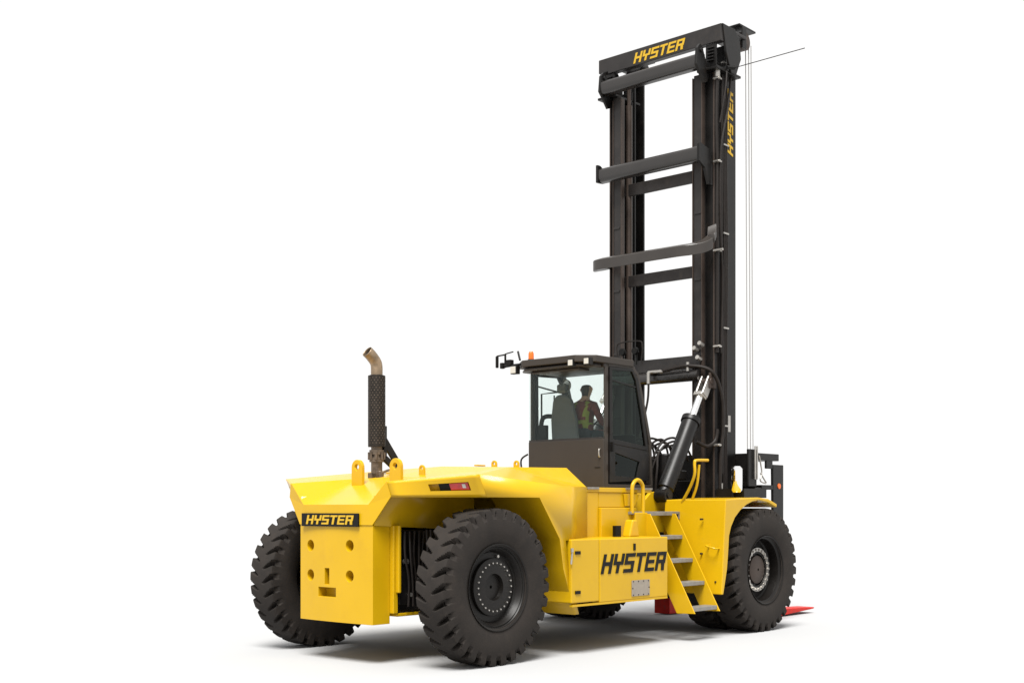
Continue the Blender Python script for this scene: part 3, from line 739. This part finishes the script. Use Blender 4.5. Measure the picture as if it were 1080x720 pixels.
# curved bumper bar
g = MB(); P = [tuple(p) for p in smooth_path([(5.86, .98, 6.0), (5.60, .95, 5.93), (5.32, .86, 5.86), (5.19, .74, 5.85), (5.20, .3, 5.85), (5.20, -.3, 5.85), (5.21, -.80, 5.85), (5.27, -.98, 5.86), (5.42, -1.10, 5.91), (5.58, -1.14, 6.02), (5.68, -1.10, 6.20)], 5)]
n0 = len(P); vs = []
for i, p in enumerate(P):
    p = Vector(p); d = (Vector(P[min(i+1, n0-1)])-Vector(P[max(i-1, 0)])); d.z = 0; d.normalize(); nn = Vector((d.y, -d.x, 0))
    if nn.x > 0: nn = -nn
    w = .07
    vs += [p+nn*w+Vector((0, 0, .05)), p-nn*w+Vector((0, 0, .10)), p-nn*w+Vector((0, 0, -.04)), p+nn*w+Vector((0, 0, -.12))]
fs = [(0, 1, 2, 3), (4*n0-1, 4*n0-2, 4*n0-3, 4*n0-4)]
for i in range(n0-1):
    for k in range(4): fs.append((i*4+k, i*4+(k+1) % 4, (i+1)*4+(k+1) % 4, (i+1)*4+k))
g.add(vs, fs); g.build('bumper_bar', BAR, M, smooth=True, bevel=.01)
g = MB()
for sy in (-1, 1): g.tube([(5.8, sy*1.06, 5.90), (5.8, sy*1.22, 5.90)], .02, 10)
g.build('bumper_pin', STEEL, M, split=True)
# lower double cross member
g = MB(); g.box(5.68, 5.86, -.86, .86, 4.06, 4.27); b4 = g.build('cross_member', GRY, M, bevel=.01)
g = MB(); g.tube([(5.70, -.86, 3.96), (5.70, .86, 3.96)], .095, 24); g.build('round_tube', SATIN, b4, smooth=True)
g = MB(); g.box(5.9, 6.2, -.79, .79, .4, .9); g.build('cross_member', BLK, M, bevel=.01)
# side lettering running down the inner rail
lettering('HYSTER', (6.41, -1.0205, 7.50), (0, 0, 1), (-1, 0, 0), 1.06, .155, YINK, M, 'lettering', shear=.3)
# hoses down the near upright
g = MB()
g.tube(smooth_path([(5.83, -1.10, 8.72), (5.82, -1.09, 8.0), (5.84, -1.09, 7.3), (5.82, -1.10, 6.4), (5.84, -1.09, 5.4), (5.84, -1.09, 4.3)]), .028, 10)
g.tube(smooth_path([(6.25, -1.10, 8.9), (6.1, -1.12, 8.2), (5.9, -1.12, 7.5), (5.88, -1.12, 6.4), (5.98, -1.10, 5.5), (5.95, -1.09, 4.3)]), .02, 10)
g.tube(smooth_path([(6.0, -1.08, 8.7), (5.98, -1.08, 6.5), (6.0, -1.08, 4.5), (6.0, -1.08, 2.4)]), .022, 10)
for k in range(3):
    x_ = 6.06+.045*k
    g.tube(smooth_path([(x_, -1.07, 8.7), (x_-.01, -1.07, 7.4), (x_+.01, -1.075, 6.0), (x_, -1.07, 4.6), (x_-.01, -1.07, 3.0), (x_, -1.07, 1.9)]), .016, 8)
g.build('mast_hose', HOSE, M, smooth=True, split=True)
g = MB()
for z in (8.6, 7.3, 5.9, 4.4, 2.85): g.tube([(5.83, -1.05, z), (5.83, -1.15, z)], .022, 8); g.box(5.79, 5.90, -1.14, -1.045, z-.012, z+.012); g.box(6.03, 6.18, -1.095, -1.042, z+.3, z+.325)
g.tube([(5.83, -1.10, 8.62), (5.83, -1.10, 8.74)], .045, 12)
g.box(6.26, 6.33, -1.03, -1.0205, 3.08, 3.34)
g.build('hose_clamp', STEEL, M, split=True)
g = MB()
g.tube(smooth_path([(5.60, .0, 4.03), (5.58, -.3, 4.06), (5.60, -.72, 4.10), (5.75, -1.05, 4.0), (5.92, -1.13, 3.6), (5.95, -1.13, 3.1), (5.9, -1.12, 2.7), (5.88, -1.12, 2.1)]), .030, 10)
g.tube(smooth_path([(5.52, .0, 3.98), (5.50, .0, 3.6), (5.40, .06, 3.1), (5.2, .0, 2.7), (4.9, -.3, 2.45), (4.75, -.5, 2.3)]), .018, 8)
g.tube(smooth_path([(5.55, -.9, 2.9), (5.70, -1.0, 2.83), (5.85, -1.05, 2.92), (5.90, -1.06, 3.1)]), .03, 10)
g.build('hydraulic_hose', HOSE, T, smooth=True, split=True)
g = MB(); g.tube([(5.52, .0, 3.86), (5.52, .0, 4.04)], .028, 10); g.tube([(5.60, -.70, 4.02), (5.60, -.70, 4.16)], .025, 10); g.tube([(5.58, -.25, 4.05), (5.59, .05, 4.05)], .03, 10)
g.tube([(5.9, -1.12, 2.05), (5.9, -1.12, 2.25)], .035, 10)
g.build('hose_fitting', STEEL, T, smooth=True, split=True)
g = MB()
for y, z in ((-.80, 4.35), (-.86, 4.2), (-.9, 4.42)): g.tube([(5.72, y, z), (5.62, y, z+.03)], .035, 10)
g.build('valve_fitting', STEEL, M, smooth=True, split=True)
g = MB(); g.tube(smooth_path([(5.60, .66, 4.26), (5.60, .70, 4.50), (5.60, .62, 4.58), (5.60, .25, 4.58), (5.60, .18, 4.50), (5.60, .20, 4.26)], 4), .011, 8)
g.build('lamp_guard', HOSE, M, smooth=True)
for y in (.56, .30):
    g = MB(); g.tube([(5.54, y, 4.42), (5.58, y, 4.42), (5.63, y, 4.42)], [.055, .065, .03], 16); g.tube([(5.60, y, 4.2), (5.60, y, 4.42)], .014, 8)
    g.build('work_lamp', INK, M, smooth=True)

# tilt cylinders
for sy in (-1, 1):
    p0 = Vector((4.60, sy*.93, 2.05)); p1 = Vector((5.75, sy*.93, 3.85)); d = (p1-p0).normalized()
    g = MB(); g.tube([p0+d*.10, p0+d*.12, p0+d*1.34, p0+d*1.34, p0+d*1.42, p0+d*1.43], [.10, .128, .132, .152, .152, .11], 28)
    tc = g.build('tilt_cylinder', BLK, T, smooth=True)
    g = MB(); g.tube([p0+d*1.41, p0+d*1.88], .055, 20); g.build('rod', CHROME, tc, smooth=True)
    g = MB()
    for o in (-.075, .045): g.box(-.07, .16, o, o+.03, -.06, .12) if False else g.bar(p0+d*1.86+Vector((0, o, 0)), p1+d*.06+Vector((0, o, 0)), .035, .16, up=(d.z, 0, -d.x))
    g.bar(p0+d*1.83, p0+d*1.90, .16, .16, up=(d.z, 0, -d.x))
    g.build('clevis', STEEL, tc, bevel=.01)
    g = MB(); g.tube([p1+Vector((0, -.13, 0)), p1+Vector((0, .13, 0))], .05, 16); g.box(5.70, 5.88, sy*.93-.12, sy*.93-.09, 3.74, 3.98); g.box(5.70, 5.88, sy*.93+.09, sy*.93+.12, 3.74, 3.98)
    g.build('upper_pivot', BRN, tc, bevel=.006)
    g = MB(); g.tube([p0+Vector((0, -.10, 0)), p0+Vector((0, .10, 0))], .105, 24); g.tube([p0+Vector((0, -.12, 0)), p0+Vector((0, .12, 0))], .045, 16)
    g.tube([p0, p0+d*.14], .10, 16); g.build('lower_pivot', BLK, tc, smooth=True)

# head pulleys and the hose lines in front of the mast
for sy in (-1, 1):
    g = MB(); g.tube([(6.66, sy*1.0-.10, 9.42), (6.66, sy*1.0+.10, 9.42)], .15, 28); g.tube([(6.66, sy*1.0-.13, 9.42), (6.66, sy*1.0+.13, 9.42)], .06, 16)
    pu = g.build('head_pulley', BRN, M, smooth=True)
    g = MB(); g.box(6.42, 6.92, sy*1.0-.14, sy*1.0+.14, 9.60, 9.63); g.box(6.48, 6.60, sy*1.0-.16, sy*1.0-.135, 9.25, 9.6); g.box(6.48, 6.60, sy*1.0+.135, sy*1.0+.16, 9.25, 9.6)
    g.build('pulley_guard', BLK, pu, bevel=.006)
    if sy < 0:
        for k, y in enumerate((-.02, -.07, -.11)):
            g = MB(); g.tube([(6.80+.01*k, sy*1.0+y, 9.38), (6.86+.012*k, sy*1.0+y, 2.80)], .009, 6)
            g.build('lift_line', CABLE, M, smooth=True)
g = MB(); g.tube([(6.05, -1.22, 8.78), (6.2, -2.42, 8.845)], .007, 8); g.tube([(5.95, -1.20, 8.78), (6.06, -1.27, 8.78)], .03, 8); g.build('marker_rod', INK, M)
g = MB(); g.tube(smooth_path([(5.95, -1.2, 8.72), (5.9, -1.2, 8.4), (5.84, -1.14, 7.9)]), .014, 8); g.build('cable', HOSE, M)

# ------------------------------------------------------------------ carriage and forks
g = MB()
g.box(6.55, 6.75, -1.35, 1.35, 2.05, 2.19); g.box(6.75, 7.13, -1.35, 1.35, 2.16, 2.235)
g.box(6.62, 7.30, -1.35, 1.35, 2.63, 2.745); g.box(6.52, 6.62, -1.25, 1.25, 2.20, 2.74)
for sy in (-1, 1):
    a, b = sorted((sy*1.35, sy*1.31)); g.prism([(7.10, 2.57), (7.44, 2.57), (7.44, .8), (7.13, .8)], 'y', a-.004, b+.004)
    g.box(6.9, 7.1, a, b, 2.50, 2.63)
    g.box(6.35, 6.60, a, b, 2.21, 2.80)
car = g.build('carriage', BLK, T, bevel=.01)
g = MB(); g.tube([(7.29, -1.354, 2.22), (7.29, -1.365, 2.22)], .045, 16); g.build('side_reflector', ORG, car, smooth=True)
g = MB()
for x in (6.5, 6.56): g.tube([(x, -1.38, 2.32), (x, -1.38, 2.85)], .014, 8)
g.tube(smooth_path([(6.62, -1.38, 2.7), (6.7, -1.38, 2.45), (6.66, -1.38, 2.3), (6.82, -1.38, 2.26)]), .012, 8); g.tube([(6.66, -1.38, 2.42), (6.84, -1.38, 2.27)], .012, 8)
g.build('chain_anchor', STEEL, car, smooth=True, split=True)
for sy in (-1, 1):
    a, b = sorted((sy*.98, sy*.66))
    g = MB(); g.prism([(7.06, .02), (8.0, .02), (9.15, .075), (9.2, .09), (9.15, .105), (8.0, .14), (7.30, .16), (7.22, .24), (7.20, 1.75), (7.06, 1.75)], 'y', a, b)
    g.build('fork', RED, T, bevel=.008)

# mirror on the fender
g = MB(); g.tube([(5.56, -1.62, 2.10), (5.56, -1.62, 2.14), (5.56, -1.62, 2.46), (5.56, -1.62, 2.50)], [.06, .085, .085, .05], 20); fmir = g.build('fender_mirror', MIR, T, smooth=True)
g = MB(); g.tube([(5.60, -1.52, 2.0), (5.60, -1.52, 2.5)], .02, 8); g.box(5.57, 5.63, -1.62, -1.52, 2.28, 2.32); g.box(5.64, 6.3, -1.7, -1.2, 2.02, 2.16); g.build('mirror_arm', BLK, fmir)

# ------------------------------------------------------------------ operator
def person():
    J = {}
    vs = []; es = []; rs = []
    def P(p, r, par=None):
        vs.append(p); rs.append(r); i = len(vs)-1
        if par is not None: es.append((par, i))
        return i
    x, y, z = 3.92, .05, 2.98
    pel = P((x, y, z), .15); ab = P((x, y, z+.16), .14, pel); ch = P((x+.02, y, z+.34), .165, ab); up = P((x+.03, y, z+.45), .12, ch)
    nk = P((x+.04, y, z+.53), .055, up); hb = P((x+.06, y, z+.61), .075, nk); hm = P((x+.065, y, z+.69), .098, hb); ht = P((x+.06, y, z+.76), .075, hm)
    for s in (-1, 1):
        sh = P((x+.02, y+s*.18, z+.43), .07, up)
        if s < 0: el = P((x+.12, y-.26, z+.16), .048, sh); wr_ = P((x+.32, y-.18, z+.14), .033, el)
        else: el = P((x+.10, y+.32, z+.22), .048, sh); wr_ = P((x+.30, y+.22, z+.20), .033, el)
        pm = P((wr_ and vs[wr_][0]+.07, vs[wr_][1]-s*.02, vs[wr_][2]), .038, wr_)
        for k in range(4):
            b = P((vs[pm][0]+.035, vs[pm][1]+(k-1.5)*.022, vs[pm][2]+.012), .010, pm); c = P((vs[b][0]+.03, vs[b][1], vs[b][2]-.02), .009, b); P((vs[c][0]-.005, vs[c][1], vs[c][2]-.03), .008, c)
        b = P((vs[pm][0], vs[pm][1]-s*.04, vs[pm][2]-.005), .011, pm); P((vs[b][0]+.035, vs[b][1], vs[b][2]-.015), .009, b)
        hp = P((x+.03, y+s*.10, z-.02), .10, pel); kn = P((x+.40, y+s*.16, z+.02), .07, hp); an = P((x+.42, y+s*.17, z-.42), .045, kn); P((x+.56, y+s*.18, z-.49), .04, an)
    me = bpy.data.meshes.new('person'); me.from_pydata(vs, es, [])
    o = bpy.data.objects.new('person', me); COL.objects.link(o)
    q = o.modifiers.new('skin', 'SKIN'); q.use_smooth_shade = True
    for i, r in enumerate(rs): me.skin_vertices[0].data[i].radius = (r, r)
    me.skin_vertices[0].data[0].use_root = True
    q = o.modifiers.new('sub', 'SUBSURF'); q.levels = 2; q.render_levels = 2
    bake(o); me = o.data
    for m_ in (SKIN, CLOTH, VEST, TROU, HAIR): me.materials.append(m_)
    for p in me.polygons:
        c = p.center; dx, dy, dz = c.x-x, c.y-y, c.z-z; i = 0
        if dz < .06 and dx < .6: i = 3
        elif dz < .50 and dx < .29: i = 1
        if i == 1 and abs(dy) < .21 and .06 < dz < .49: i = 2 if (abs(abs(dy)-.11) < .025 or abs(dz-.16) < .02) else 1
        if dz > .72 or (dz > .58 and dx < .02): i = 4
        p.material_index = i
        p.use_smooth = True
    hd = Vector((x+.065, y, z+.68))
    g = MB(); g.tube([hd+Vector((.095, 0, .0)), hd+Vector((.125, 0, -.03)), hd+Vector((.10, 0, -.04))], [.008, .014, .008], 8)
    for s in (-1, 1):
        g.tube([hd+Vector((0, s*.09, -.03)), hd+Vector((-.005, s*.105, 0)), hd+Vector((0, s*.095, .03))], [.012, .018, .012], 8)
    face = g.build('nose_and_ears', SKIN, o, smooth=True)
    g = MB()
    for s in (-1, 1): g.tube([hd+Vector((.085, s*.034, .012)), hd+Vector((.095, s*.034, .012))], .010, 8)
    g.tube([hd+Vector((.09, -.024, -.066)), hd+Vector((.096, 0, -.068)), hd+Vector((.09, .024, -.066))], .005, 6)
    g.build('eyes_and_mouth', HAIR, o)
    o['label'] = 'operator in dark red shirt and hi-vis vest seated inside the glass cab'
    o['category'] = 'person'
    return o
person()
